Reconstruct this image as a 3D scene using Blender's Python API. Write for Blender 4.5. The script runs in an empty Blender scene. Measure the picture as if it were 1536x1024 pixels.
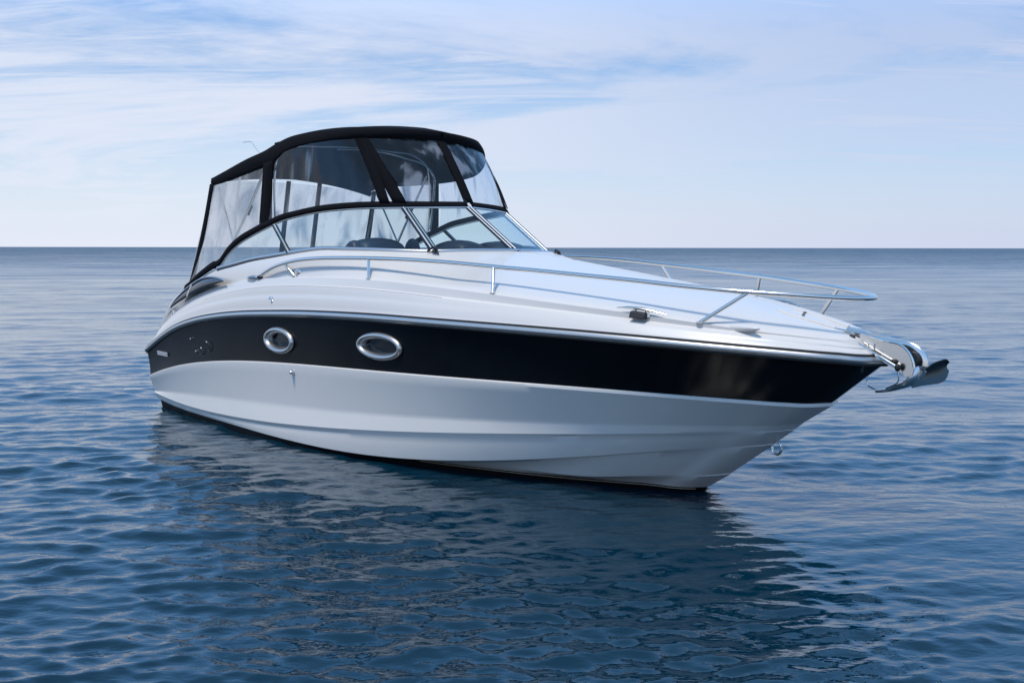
import bpy, math, random
import numpy as np
from mathutils import Vector
random.seed(7); rng = np.random.default_rng(11)
S = bpy.context.scene
COL = S.collection
R = math.radians

# ------------------------------------------------------------------ helpers
def spl(xs, ys):
    xs = np.array(xs, float); ys = np.array(ys, float)
    h = np.diff(xs); d = np.diff(ys) / h; m = np.zeros_like(xs)
    m[1:-1] = (d[:-1] * h[1:] + d[1:] * h[:-1]) / (h[:-1] + h[1:]); m[0] = d[0]; m[-1] = d[-1]
    def f(x):
        x = np.asarray(x, float); i = np.clip(np.searchsorted(xs, x) - 1, 0, len(xs) - 2)
        t = (x - xs[i]) / h[i]
        return ys[i]*(1+2*t)*(1-t)**2 + h[i]*m[i]*t*(1-t)**2 + ys[i+1]*t*t*(3-2*t) + h[i]*m[i+1]*t*t*(t-1)
    return f
def path(pts, n):
    """smooth curve through pts, n samples, even in chord length"""
    p = np.array(pts, float); s = np.r_[0, np.cumsum(np.linalg.norm(np.diff(p, axis=0), axis=1))]
    u = np.linspace(0, s[-1], n)
    return np.stack([spl(s, p[:, k])(u) for k in range(p.shape[1])], 1)
class MB:
    def __init__(s): s.v = []; s.f = []
    def grid(s, g, flip=False, close_u=False):
        g = np.asarray(g, float); a, b = g.shape[:2]; o = len(s.v)
        s.v += [tuple(x) for x in g.reshape(-1, 3)]
        for i in range(a if close_u else a - 1):
            for j in range(b - 1):
                i2 = (i + 1) % a
                q = (o+i*b+j, o+i2*b+j, o+i2*b+j+1, o+i*b+j+1)
                s.f.append(q[::-1] if flip else q)
        return s
    def poly(s, pts):
        o = len(s.v); s.v += [tuple(p) for p in pts]; s.f.append(tuple(range(o, o+len(pts)))); return s
    def prism(s, pts, d):
        """outline pts (3D) pushed along vector d"""
        d = np.array(d, float); p = [np.array(q, float) for q in pts]; n = len(p); o = len(s.v)
        s.v += [tuple(q) for q in p] + [tuple(q + d) for q in p]
        s.f.append(tuple(o+i for i in range(n))[::-1]); s.f.append(tuple(o+n+i for i in range(n)))
        for i in range(n):
            j = (i+1) % n; s.f.append((o+i, o+j, o+n+j, o+n+i))
        return s
    def box(s, c, h):
        c = np.array(c); x, y, z = h
        return s.prism([c+(-x,-y,-z), c+(x,-y,-z), c+(x,y,-z), c+(-x,y,-z)], (0,0,2*z))
    def tube(s, pts, r, seg=12, closed=False, flat=1.0):
        p = np.array(pts, float); n = len(p); r = np.broadcast_to(np.asarray(r, float), (n,))
        rings = []
        up = np.array([0, 0, 1.0])
        for i in range(n):
            if closed: t = p[(i+1) % n] - p[i-1]
            else: t = p[min(i+1, n-1)] - p[max(i-1, 0)]
            t /= np.linalg.norm(t) + 1e-12
            a = np.cross(t, up)
            if np.linalg.norm(a) < .15: a = np.cross(t, [0, 1.0, 0]) if i == 0 or closed else prev - t*np.dot(prev, t)
            a /= np.linalg.norm(a); prev = a; b = np.cross(a, t)
            rings.append([p[i] + r[i]*(math.cos(q)*a + flat*math.sin(q)*b) for q in np.linspace(0, 2*math.pi, seg, endpoint=False)])
        o = len(s.v)
        for g in rings: s.v += [tuple(x) for x in g]
        for i in range(n if closed else n-1):
            i2 = (i+1) % n
            for k in range(seg):
                k2 = (k+1) % seg; s.f.append((o+i*seg+k, o+i2*seg+k, o+i2*seg+k2, o+i*seg+k2))
        if not closed:
            s.f.append(tuple(o+k for k in range(seg))); s.f.append(tuple(o+(n-1)*seg+k for k in range(seg))[::-1])
        return s
    def ellipsoid(s, c, h, a=16, b=10):
        g = [[(c[0]+h[0]*math.cos(t)*math.cos(q), c[1]+h[1]*math.sin(t)*math.cos(q), c[2]+h[2]*math.sin(q))
              for q in np.linspace(-math.pi/2, math.pi/2, b)] for t in np.linspace(0, 2*math.pi, a, endpoint=False)]
        return s.grid(g, close_u=True)
    def build(s, name, mat, parent=None, smooth=40, bevel=0, solid=0, soff=0, sub=0):
        me = bpy.data.meshes.new(name); me.from_pydata(s.v, [], s.f); me.validate()
        me.materials.append(mat); o = bpy.data.objects.new(name, me); COL.objects.link(o)
        import bmesh
        bm = bmesh.new(); bm.from_mesh(me); bmesh.ops.remove_doubles(bm, verts=bm.verts, dist=1e-5)
        bmesh.ops.recalc_face_normals(bm, faces=bm.faces); bm.to_mesh(me); bm.free()
        if smooth:
            me.polygons.foreach_set('use_smooth', [True]*len(me.polygons)); me.set_sharp_from_angle(angle=R(smooth))
        if solid:
            m = o.modifiers.new('solid', 'SOLIDIFY'); m.thickness = solid; m.offset = soff
        if bevel:
            m = o.modifiers.new('bevel', 'BEVEL'); m.width = bevel; m.segments = 3; m.limit_method = 'ANGLE'; m.angle_limit = R(35)
        if sub:
            m = o.modifiers.new('sub', 'SUBSURF'); m.levels = sub; m.render_levels = sub
        if parent: o.parent = parent
        return o

# ------------------------------------------------------------------ materials
def mat(name, color=(.8,.8,.8), rough=.5, metal=0, coat=0, spec=.5, ior=1.5):
    m = bpy.data.materials.new(name); m.use_nodes = True
    b = m.node_tree.nodes['Principled BSDF']
    b.inputs['Base Color'].default_value = (*color, 1); b.inputs['Roughness'].default_value = rough
    b.inputs['Metallic'].default_value = metal; b.inputs['Coat Weight'].default_value = coat
    b.inputs['Coat Roughness'].default_value = .04; b.inputs['Specular IOR Level'].default_value = spec
    b.inputs['IOR'].default_value = ior
    return m
def N(m, t, **k):
    n = m.node_tree.nodes.new(t)
    for a, v in k.items(): setattr(n, a, v)
    return n
def L(m, a, b): m.node_tree.links.new(a, b)
def noise(m, scale, detail=3, rough=.5, mapscale=(1,1,1), coord='Object', rot=(0,0,0), dist=0.0):
    tc = N(m, 'ShaderNodeTexCoord'); mp = N(m, 'ShaderNodeMapping'); nz = N(m, 'ShaderNodeTexNoise')
    mp.inputs['Scale'].default_value = mapscale; mp.inputs['Rotation'].default_value = rot
    nz.inputs['Scale'].default_value = scale; nz.inputs['Detail'].default_value = detail; nz.inputs['Roughness'].default_value = rough
    nz.inputs['Distortion'].default_value = dist
    L(m, tc.outputs[coord], mp.inputs[0]); L(m, mp.outputs[0], nz.inputs['Vector']); return nz.outputs['Fac']
def ramp(m, fac, stops):
    r = N(m, 'ShaderNodeValToRGB'); e = r.color_ramp.elements
    for i, (p, c) in enumerate(stops):
        if i < 2: e[i].position = p
        else: e.new(p)
        e[i].color = (*c, 1) if len(c) == 3 else c
    L(m, fac, r.inputs[0]); return r.outputs[0]
def bump(m, fac, strength, dist=.01, target='Normal'):
    b = N(m, 'ShaderNodeBump'); b.inputs['Strength'].default_value = strength; b.inputs['Distance'].default_value = dist
    L(m, fac, b.inputs['Height'])
    bs = m.node_tree.nodes['Principled BSDF']; L(m, b.outputs[0], bs.inputs[target]); return b

def gelcoat(name, c0, c1, rough=.22):
    m = mat(name, c0, rough, coat=.6)
    b = m.node_tree.nodes['Principled BSDF']
    f = noise(m, .9, 5, .6, (1, 1, 1.6)); L(m, ramp(m, f, [(.3, c0), (.72, c1)]), b.inputs['Base Color'])
    g = noise(m, 1.2, 1, .4); r = ramp(m, g, [(.2, (rough*.9,)*3), (.8, (rough*1.15,)*3)]); L(m, r, b.inputs['Roughness'])
    bp = bump(m, noise(m, 1.6, 2, .5, (1,1,1.5)), .22, .012)
    L(m, bp.outputs[0], b.inputs['Coat Normal'])
    return m
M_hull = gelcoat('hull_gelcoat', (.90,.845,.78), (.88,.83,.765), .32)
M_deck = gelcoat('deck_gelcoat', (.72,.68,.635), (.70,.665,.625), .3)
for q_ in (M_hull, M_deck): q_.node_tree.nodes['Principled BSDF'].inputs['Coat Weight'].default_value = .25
M_inner = mat('liner_gelcoat', (.62,.62,.6), .5)
M_black = gelcoat('black_gelcoat', (.004,.005,.007), (.009,.011,.014), .16)
M_black.node_tree.nodes['Principled BSDF'].inputs['Coat Weight'].default_value = 0
M_black.node_tree.nodes['Principled BSDF'].inputs['Specular IOR Level'].default_value = .10
M_boot = mat('bottom_paint', (.005,.005,.006), .6, spec=.2)
M_steel = mat('polished_steel', (.80,.765,.72), .2, 1)
bump(M_steel, noise(M_steel, 40, 2), .03, .002)
M_alu = mat('satin_alloy', (.62,.63,.64), .34, 1)
M_post = mat('post_alloy', (.42,.44,.46), .4, 1)
M_blade = mat('steel_dark_reflection', (.09,.10,.10), .3, 1)  # polished fluke steel, its dark water reflection painted into the base colour
M_pin = mat('tan_pinstripe', (.35,.28,.2), .5)
M_anchor = mat('cast_steel', (.78,.78,.78), .3, 1)
M_rub = mat('rub_rail_steel', (.64,.61,.575), .36, 1)
M_rubber = mat('black_rubber', (.012,.012,.014), .55)
M_smoke = mat('smoked_glass', (.010,.013,.017), .05, 0, spec=.6)
M_dash = mat('navy_vinyl', (.018,.026,.045), .5)
M_seat = mat('cream_vinyl', (.5,.49,.46), .5); bump(M_seat, noise(M_seat, 30, 2), .2, .003)
M_canvas = mat('black_canvas', (.0065,.0065,.0085), .95, spec=.12)
f = noise(M_canvas, 260, 2); q1 = bump(M_canvas, f, .25, .002); q2 = N(M_canvas, 'ShaderNodeBump'); q2.inputs['Strength'].default_value = .6; q2.inputs['Distance'].default_value = .03; L(M_canvas, noise(M_canvas, 5, 3, .5, (.5,1,1), dist=.5), q2.inputs['Height']); L(M_canvas, q2.outputs[0], q1.inputs['Normal'])
M_canvas_in = M_canvas
M_trim = mat('black_gasket', (.008,.008,.01), .35)
M_light = mat('lamp_lens', (.10,.16,.22), .1, 0, spec=.8)
M_seam = mat('grey_seam', (.12,.12,.13), .6)
M_vent = mat('pale_plastic', (.6,.6,.6), .35)

def clear(name, tint, gloss_rough, haze, hazecol, wr=0.0, wscale=3, mapscale=(1,1,1), highlight_streak=0.0, rot=(0,0,0)):
    """thin clear sheet: tinted see-through + fresnel gloss + a little milky scatter"""
    m = bpy.data.materials.new(name); m.use_nodes = True; nt = m.node_tree; nt.nodes.clear()
    out = N(m, 'ShaderNodeOutputMaterial'); tr = N(m, 'ShaderNodeBsdfTransparent'); gl = N(m, 'ShaderNodeBsdfGlossy')
    df = N(m, 'ShaderNodeBsdfTranslucent'); d2 = N(m, 'ShaderNodeBsdfDiffuse'); md = N(m, 'ShaderNodeMixShader')
    tr.inputs[0].default_value = (*tint, 1); gl.inputs['Roughness'].default_value = gloss_rough
    df.inputs[0].default_value = (*hazecol, 1); d2.inputs[0].default_value = (*hazecol, 1)
    L(m, df.outputs[0], md.inputs[1]); L(m, d2.outputs[0], md.inputs[2])
    mh = N(m, 'ShaderNodeMixShader'); mh.inputs[0].default_value = haze
    L(m, tr.outputs[0], mh.inputs[1]); L(m, md.outputs[0], mh.inputs[2])
    ge = N(m, 'ShaderNodeNewGeometry'); fr = N(m, 'ShaderNodeVectorMath', operation='DOT_PRODUCT')
    L(m, ge.outputs['Incoming'], fr.inputs[0]); L(m, ge.outputs['Normal'], fr.inputs[1])
    def mt(op, a, b=None):
        n_ = N(m, 'ShaderNodeMath', operation=op)
        for i_, q_ in enumerate((a, b)):
            if q_ is None: continue
            if isinstance(q_, (int, float)): n_.inputs[i_].default_value = q_
            else: L(m, q_, n_.inputs[i_])
        return n_.outputs[0]
    fz = mt('ADD', mt('MULTIPLY', mt('POWER', mt('SUBTRACT', 1.0, mt('ABSOLUTE', fr.outputs['Value'])), 5.0), .88), .06)
    mx = N(m, 'ShaderNodeMixShader'); L(m, fz, mx.inputs[0]); L(m, mh.outputs[0], mx.inputs[1]); L(m, gl.outputs[0], mx.inputs[2])
    L(m, mx.outputs[0], out.inputs[0])
    if wr:
        fa = noise(m, wscale, 3, .5, mapscale, rot=rot, dist=.6)
        b = N(m, 'ShaderNodeBump'); b.inputs['Strength'].default_value = wr; b.inputs['Distance'].default_value = .05
        L(m, fa, b.inputs['Height']); L(m, b.outputs[0], gl.inputs['Normal']); L(m, b.outputs[0], fr.inputs[1])
    if highlight_streak:  # bright highlights along the vinyl folds, painted in as whiter haze
        fa = noise(m, wscale*1.3, 2.5, .5, mapscale, rot=rot, dist=.5)
        r = ramp(m, fa, [(.45, (haze*.35,)*3), (.57, (haze,)*3), (.66, (haze+highlight_streak,)*3)])
        L(m, r, mh.inputs[0])
    return m
M_glass = clear('tinted_glass', (.82,.93,.95), .0, .012, (.6,.7,.75))
M_vinyl = clear('clear_vinyl', (.90,.93,.98), .05, .035, (.74,.79,.88), .45, 3.6, (1,1,.22), .42, (0,R(35),0))
M_vinyl_aft = clear('clear_vinyl_milky', (.95,.95,.96), .08, .5, (.95,.93,.91), .8, 3.2, (1,1,.3), .5, (0,R(-30),0))

# ------------------------------------------------------------------ boat placement
TH = -0.830177; OX, OY = -3.651485, 14.627285
boat = bpy.data.objects.new('motorboat', None); COL.objects.link(boat)
boat.location = (OX, OY, 0); boat.rotation_euler = (0, 0, TH)
boat['label'] = 'white motor cruiser with a black hull band and black canvas top, afloat on the sea'
boat['category'] = 'boat'
B = boat

# ------------------------------------------------------------------ hull lines (x forward, y<0 starboard, z up)
bS = spl([0,1,2,3,4,5,6,7,7.5,8,8.5,8.9,9.15,9.28,9.33],[1.27,1.38,1.45,1.49,1.51,1.5,1.43,1.27,1.15,1.0,.80,.56,.35,.17,0])
bW = spl([0,1,2,3.15,4.3,5.15,6,6.5,7.,7.4,7.65,7.72],[1.09,1.22,1.32,1.39,1.34,1.2,.95,.77,.53,.30,.12,0])
def mixb(s, xe, add=0.0):
    return lambda x: (1-s)*bW(np.clip(np.asarray(x)*7.72/xe,0,7.72)) + s*bS(np.clip(np.asarray(x)*9.33/xe,0,9.33)) + add*np.clip((xe-np.asarray(x))/1.5,0,1)
bG3 = lambda x: bS(np.clip(np.asarray(x)*9.33/9.22,0,9.33)) - np.interp(x,[0,1,3,6,8,9.2],[.13,.13,.13,.12,.08,.03])
bG2 = lambda x: bS(np.clip(np.asarray(x)*9.33/9.24,0,9.33)) - np.interp(x,[0,1,3,6,8,9.2],[.055,.055,.06,.075,.06,.02])
def zfit(pts, deg):
    p = np.array(pts); c = np.polyfit(p[:,0]-4.5, p[:,1], deg); return lambda x: np.polyval(c, np.asarray(x)-4.5)
zS = spl([0,.2,.51,1.03,1.6,2.14,2.79,3.37,4.02,4.6,5.21,5.92,6.51,7.04,7.62,8.13,8.58,8.96,9.2,9.33],
         [.70,.772,.878,1.033,1.150,1.222,1.281,1.314,1.342,1.356,1.362,1.357,1.349,1.338,1.320,1.297,1.270,1.240,1.215,1.195])
zSB = zfit([(.117,.431),(.63,.528),(1.198,.626),(1.882,.73),(2.234,.766),(2.721,.797),(3.313,.83),(3.966,.856),(4.544,.882),(5.505,.909),(6.279,.916),(6.932,.919),(7.502,.917),(8.003,.908),(8.434,.895),(8.804,.87),(8.907,.862)],5)
zC = zfit([(.094,.197),(.934,.255),(1.943,.317),(2.941,.382),(3.771,.43),(4.469,.453),(5.063,.472),(5.74,.511),(6.315,.548),(6.825,.578),(7.394,.621),(7.89,.647),(8.242,.657),(8.66,.672)],4)
zDt = zfit([(.03,.165),(.242,.164),(.97,.148),(1.596,.142),(2.327,.154),(3.268,.211),(4.042,.264),(4.49,.294),(5.078,.333),(5.746,.389),(6.315,.441),(6.821,.486),(7.382,.535),(7.87,.574),(8.301,.609),(8.6,.625)],5)
zDb = zfit([(.03,.135),(.177,.137),(.888,.111),(1.522,.1),(2.261,.110),(3.212,.170),(3.994,.225),(4.447,.254),(5.04,.285),(5.392,.314),(5.866,.363),(6.288,.406),(6.797,.461),(7.366,.521),(7.862,.566),(8.298,.603),(8.6,.622)],5)
zE = zfit([(.03,.09),(.494,.07),(1.441,.068),(2.18,.059),(2.832,.057),(3.402,.066),(3.899,.072),(4.417,.077),(4.806,.08),(5.161,.09),(5.485,.11),(5.928,.155),(6.321,.203),(6.735,.256),(7.181,.322),(7.579,.384),(7.943,.436),(8.23,.474),(8.42,.492)],5)
XE = dict(S=9.33, SB=8.907, C=8.66, D=8.6, E=8.42, F=8.02, T=7.79, W=7.66)
NU = 110
def xs_of(xe): 
    u = np.linspace(0, 1, NU); return xe*(1-(1-u)**1.7)
def row(xe, bf, zf):
    x = xs_of(xe); return np.stack([x, -np.maximum(bf(x), 0)*np.where(x >= xe-1e-9, 0, 1), zf(x)], 1)
bE = mixb(.25, 8.42, .01); bSB = mixb(.8, 8.907); bC = mixb(.5, 8.66); bD = mixb(.42, 8.6)
taper = lambda xe, w: (lambda x: w*np.clip((xe-np.asarray(x))/1.2, 0, 1))
rS = row(9.33, bS, zS)
rSB = row(8.907, bSB, zSB)
rC = row(8.66, bC, zC)
rDt = row(8.6, mixb(.42, 8.6, .022), zDt); rDb = row(8.6, lambda x: bD(x), zDb)
rE = row(8.42, bE, zE); rE2 = row(8.42, lambda x: bE(x)-taper(8.42, .03)(x), lambda x: zE(x)-.006)
def blend(x, a, b, x0, x1):
    t = np.clip((x-x0)/(x1-x0), 0, 1); t = t*t*(3-2*t); return a*(1-t)+b*t
zT = lambda x: blend(x, zE(x)-.012, np.interp(x, [5,6.5,7.4,7.8], [.088,.083,.075,.05]), 4.9, 5.7)
bTf = mixb(.06, 7.79)
bT = lambda x: blend(x, bE(x)-.035, bTf(x), 4.8, 5.6)
rT = row(7.79, bT, zT)
bFf = mixb(.12, 8.02)
zF = lambda x: blend(x, zT(x)+.3*(zE(x)-zT(x)), np.interp(x, [5,6.5,7.13,7.64,7.95,8.02], [.09,.1,.124,.172,.194,.2]), 6.3, 7.1)
bF = lambda x: blend(x, bT(x)+.3*(bE(x)-bT(x)), bFf(x)+.012*np.clip((8.02-x)/.8, 0, 1), 6.3, 7.1)
rF = row(8.02, bF, zF); rF2 = row(8.02, lambda x: np.maximum(bF(x)-taper(8.02, .028)(x), 0), lambda x: zF(x)-.006)
rW = row(7.66, lambda x: bW(np.clip(np.asarray(x)*7.72/7.66,0,7.72))*.985, lambda x: -.07+0*np.asarray(x))
rK = row(7.3, lambda x: 0*np.asarray(x), lambda x: -.42+.1*np.clip(np.asarray(x)-5,0,9)**1.1*.5)
def lerp(a, b, t, bulge=0):
    r = a*(1-t)+b*t; r = r.copy(); r[:,1] -= bulge*4*t*(1-t)*np.clip(-r[:,1]/.4, 0, 1); return r
def mirror(g): g = np.array(g).copy(); g[..., 1] *= -1; return g
def shell(rows, name, m, smooth=30, solid=0, transom=True, parent=B):
    g = np.array(rows); mb = MB(); mb.grid(g); mb.grid(mirror(g))
    if transom:
        a = g[:, 0]; mb.grid(np.array([a, mirror(a)]))
    return mb.build(name, m, parent, smooth=smooth, solid=solid, soff=-1)
lip = rSB.copy(); lip[:,1] -= .012*np.clip(-lip[:,1]/.3, 0, 1); lip[:,2] -= .006
lip2 = lip.copy(); lip2[:,2] -= .02
hull_rows = [rSB, lip, lip2]+[lerp(lip2, rC, t, -.003) for t in (.2,.4,.6,.8,.93)]+[rC]+[lerp(rC, rDt, t) for t in (.15,.4,.7)]+[rDt, rDb]+[lerp(rDb, rE, t, .004) for t in (.3,.6,.97)]+[rE, rE2]+[lerp(rE2, rF, t) for t in (.3,.6,.8,.95)]+[rF, rF2, lerp(rF2, rT, .5), rT]
shell(hull_rows, 'hull', M_hull, 24)
rTo = rT.copy()
shell([rT, lerp(rT, rW, .5), rW, lerp(rW, rK, .5), rK], 'boot_stripe', M_boot, 30)
def fine(r, n=420):
    u = np.linspace(0, 1, NU); v = np.linspace(0, 1, n); return np.stack([spl(u, r[:,k])(v) for k in range(3)], 1)
stripe_rows = [lerp(fine(rS), fine(rSB), t, -.01) for t in np.linspace(0, 1, 33)]
HOLES = [(3.592, 1.072, .245, .100), (5.262, 1.122, .275, .092)]
g = np.array(stripe_rows); mb = MB(); mb.grid(g); mb.grid(mirror(g)); a = g[:, 0]; mb.grid(np.array([a, mirror(a)]))
def holed(f):
    for q in f:
        x_, y_, z_ = mb.v[q]
        if not any(((x_-hx)/(ha-.008))**2+((z_-hz)/(hb-.008))**2 < 1 for hx, hz, ha, hb in HOLES): return False
    return True
mb.f = [f for f in mb.f if not holed(f)]
mb.build('hull_band', M_black, B, smooth=30)
xx = np.linspace(5.45, 7.74, 60)
mb = MB(); p_ = np.stack([xx, -bT(xx)-.002, zT(xx)-.012], 1); mb.tube(p_, .0035, 6); mb.tube(mirror(p_), .0035, 6); mb.build('pinstripe', M_pin, B)
def side(x, z, off=0.0):
    """point on the starboard hull skin at station x, height z"""
    zz = [float(zSB(min(x, 8.9))), float(zS(x))]; bb = [float(bSB(min(x, 8.9))), float(bS(x))]
    lo = [float(zC(x)), float(bC(x))]
    b = np.interp(z, [lo[0]]+zz, [lo[1]]+bb)
    return np.array([x, -b-off, z])
def side_frame(x, z):
    p = side(x, z); tx = side(x+.05, z)-side(x-.05, z); tz = side(x, z+.03)-side(x, z-.03)
    tx /= np.linalg.norm(tx); tz -= tx*np.dot(tz, tx); tz /= np.linalg.norm(tz); n = np.cross(tx, tz)
    if n[1] > 0: n = -n
    return p, tx, tz, n

# rub rail: steel half-round over a dark vinyl base
x = xs_of(9.33); rr = np.stack([x, -bS(x), zS(x)+.008], 1)
full = np.vstack([rr, mirror(rr)[::-1][1:]])
def offs(p, out, dz=0):
    q = p.copy(); t = np.gradient(p[:, :2], axis=0); n = np.stack([t[:,1], -t[:,0]], 1); n /= np.linalg.norm(n, axis=1)[:,None]+1e-9
    q[:, :2] += n*out; q[:,2] += dz; return q
rail_prof = [(.0,.034),(.016,.032),(.026,.024),(.031,.012),(.031,.0),(.026,-.012),(.014,-.022),(.0,-.024)]
rub = MB().grid(np.array([offs(full, a, c) for a, c in rail_prof])).build('rub_rail', M_rub, B, smooth=60)
MB().grid(np.array([offs(full, a, c) for a, c in [(.0,.047),(.010,.046),(.014,.040),(.012,.033),(.0,.030)]])).build('rail_gasket', M_rubber, rub, smooth=60)
MB().grid(np.array([offs(full, a, c) for a, c in [(.0,-.024),(.010,-.024),(.012,-.030),(.009,-.036),(.0,-.037)]])).build('rail_insert', M_rubber, rub, smooth=60)

# ------------------------------------------------------------------ deck
zG2 = spl([0,.3,.75,1.28,1.89,2.32,2.775,3.2,3.97,4.5,5.08,5.62,6.09,6.52,6.96,7.55,8.07,8.53,8.92,9.2,9.24],
          [.76,.97,1.15,1.30,1.428,1.499,1.556,1.592,1.622,1.625,1.617,1.595,1.569,1.546,1.519,1.477,1.433,1.393,1.355,1.31,1.30])
zG3 = spl([0,.33,.78,1.3,1.7,2.15,2.486,2.794,3.19,3.742,4.418,4.94,5.4,5.73,6.05,6.42,6.63,6.93,7.29,7.68,8.03,8.27,8.51,8.68,8.9,9.13,9.22],
          [.80,1.04,1.25,1.42,1.50,1.575,1.622,1.655,1.682,1.699,1.709,1.706,1.692,1.672,1.652,1.627,1.611,1.586,1.556,1.521,1.484,1.457,1.427,1.405,1.380,1.352,1.34])
xd = xs_of(1.0)
rTop = np.stack([xd*9.33, -bS(xd*9.33), zS(xd*9.33)+.04], 1)
r2 = np.stack([xd*9.24, -bG2(xd*9.24), zG2(xd*9.24)], 1)
r3 = np.stack([xd*9.22, -bG3(xd*9.22), zG3(xd*9.22)], 1)
for r_ in (r2, r3, rTop): r_[-1, 1] = 0
# windshield base / cockpit coaming (inner edge of the deck)
COAM = [(0,1.10,.82),(.07,1.13,.95),(.22,1.15,1.12),(.41,1.165,1.27),(.62,1.175,1.395),(.94,1.19,1.50),(1.27,1.205,1.605),(1.58,1.225,1.70),(1.846,1.235,1.758)]
WSB = [(1.846,1.235,1.758),(2.234,1.236,1.812),(2.61,1.235,1.866),(2.986,1.230,1.903),(3.355,1.219,1.938),(3.641,1.205,1.964),(3.90,1.183,1.984),(4.292,1.131,1.979),(4.624,1.06,1.972),(4.90,.96,1.962),(5.07,.85,1.958),(5.18,.74,1.958),(5.28,.58,1.963),(5.40,.32,1.967),(5.49,0,1.967)]
coam = path(COAM[:-1]+WSB, 400)
zc = spl([5.49,5.8,6.14,6.7,7.3,8,8.56,8.83,9.0,9.1,9.2],[1.965,1.938,1.892,1.810,1.722,1.628,1.512,1.448,1.408,1.382,1.348])
cx = coam[:,0]; clen = np.r_[0, np.cumsum(np.linalg.norm(np.diff(coam, axis=0), axis=1))]
l3 = clen[np.argmin(abs(cx-2.9))]
def inner(xg):
    if xg <= 2.9: l = np.interp(xg, cx[:np.argmin(abs(cx-2.9))+1], clen[:np.argmin(abs(cx-2.9))+1])
    elif xg < 6.0: l = l3+(clen[-1]-l3)*(xg-2.9)/3.1
    else:
        xx = 5.49+(9.17-5.49)*(xg-6.0)/(9.22-6.0); return np.array([xx, 0, float(zc(xx))])
    p = np.array([np.interp(l, clen, coam[:,k]) for k in range(3)]); p[1] = -p[1]; return p
rI = np.array([inner(min(q, 9.22)) for q in r3[:,0]])
# put a station exactly on the windshield centre
def seg(a, b, ts, out=0, up=0):
    o = []
    for t in ts:
        r = a*(1-t)+b*t; k = 4*t*(1-t)*np.clip(np.linalg.norm(b-a, axis=1)/.5, 0, 1)
        r = r.copy(); r[:,1] -= out*k; r[:,2] += up*k; o.append(r)
    return o
w = np.clip(-r3[:,1]/.3, 0, 1)
r2a = r2.copy(); r2a[:,1] += .012*w; r2a[:,2] += .004*w
r2b = r2.copy(); r2b[:,1] += .028*w; r2b[:,2] += .012*w
r3a = r3.copy(); r3a[:,1] += .012*w; r3a[:,2] -= .010*w
r3b = r3.copy(); r3b[:,1] += .035*w; r3b[:,2] += .008*w
rTop2 = rTop.copy(); rTop2[:,1] += .012*w; rTop2[:,2] += .02
rM = rTop2*.45+r2*.55; rM[:,1] -= .006*w; rM[:,2] += 0
rM2 = rM.copy(); rM2[:,2] += .012; rM2[:,1] += .008*w
deck_rows = [rTop, rTop2]+seg(rTop2, rM, (.25,.5,.75), .012)+[rM, rM2]+seg(rM2, r2, (.3,.6,.85), .010)+[r2, r2a, r2b]+seg(r2b, r3, (.35,.7), .006)+[r3, r3a, r3b]+seg(r3b, rI, (.08,.18,.3,.45,.6,.75,.88,.96), .02, .030)+[rI]
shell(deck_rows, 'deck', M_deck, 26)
# groove line under the crease
def line_on(fb, fz, x0, x1, n, r, name, m, dz=0, out=0):
    xx = np.linspace(x0, x1, n); p = np.stack([xx, -fb(xx)-out, fz(xx)+dz], 1)
    mb = MB(); mb.tube(p, r, 6); mb.tube(mirror(p), r, 6); return mb.build(name, m, B)
line_on(lambda x: bG2(x)-.008, zG2, 1.75, 6.0, 60, .0045, 'deck_seam', M_seam)
line_on(lambda x: bG3(x)-.014, lambda x: zG3(x)-.006, 7.2, 9.0, 40, .0035, 'deck_seam', M_seam)

# cockpit liner, sole, dashboard
ci = coam[coam[:,0] < 4.3][::12]; 
g = []
for dx, z in ((0, 0), (.10, .004), (.13, -.03)):
    q = ci.copy(); q[:,1] = -(q[:,1]-dx); q[:,2] += z-.002; g.append(q)
q = ci.copy(); q[:,1] = -(q[:,1]-.14); q[:,2] = .62; g.append(q)
mb = MB(); mb.grid(np.array(g)); mb.grid(mirror(np.array(g)))
mb.poly([(0.02,-1.0,.62),(4.9,-1.0,.62),(4.9,1.0,.62),(0.02,1.0,.62)])
mb.build('cockpit_liner', M_inner, B, smooth=30)
wb = path(WSB, 60); wi = wb[wb[:,0] > 3.75]
d0 = wi.copy(); d0[:,1] = -(wi[:,1]-.025); d0[:,0] -= .02; d0[:,2] -= .006
def scaled(k, xa, z): 
    q = d0.copy(); q[:,0] = xa+(d0[:,0]-xa)*k; q[:,2] = d0[:,2]*(1-.0)+z; q[:,1] = d0[:,1]*(1-.05*(1-k)); return q
g = [d0, scaled(.8, 3.9, .004), scaled(.55, 3.9, .006), scaled(.3, 3.9, .0)]
q = scaled(.22, 3.9, -.06); g.append(q); q = q.copy(); q[:,2] -= .7; g.append(q)
mb = MB(); mb.grid(np.array(g)); mb.grid(mirror(np.array(g)))
dash = mb.build('dashboard', M_dash, B, smooth=35)
def cowl(c, h, name='instrument_cowl'):
    g = []
    for t in np.linspace(0, math.pi, 15):
        g.append([(c[0]-h[0]*math.cos(t2)*.5*1.6, c[1]-h[1]*math.cos(t)*(.85+.15*math.sin(t2)), c[2]+h[2]*(math.sin(t)**.45)*(math.sin(t2)**.6 if math.sin(t2) > 0 else 0)) for t2 in np.linspace(0, math.pi, 9)])
    return MB().grid(g).build(name, M_dash, dash, smooth=50)
cowl((4.30,-.80,1.95), (.22,.26,.145)); cowl((4.30,-1.06,1.93), (.12,.07,.14)); cowl((4.45,-.47,1.94), (.10,.05,.15)); cowl((4.75,-.12,1.94), (.34,.17,.135)); cowl((4.75,.42,1.93), (.34,.22,.135)); cowl((4.7,.86,1.92), (.3,.16,.10))
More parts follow.
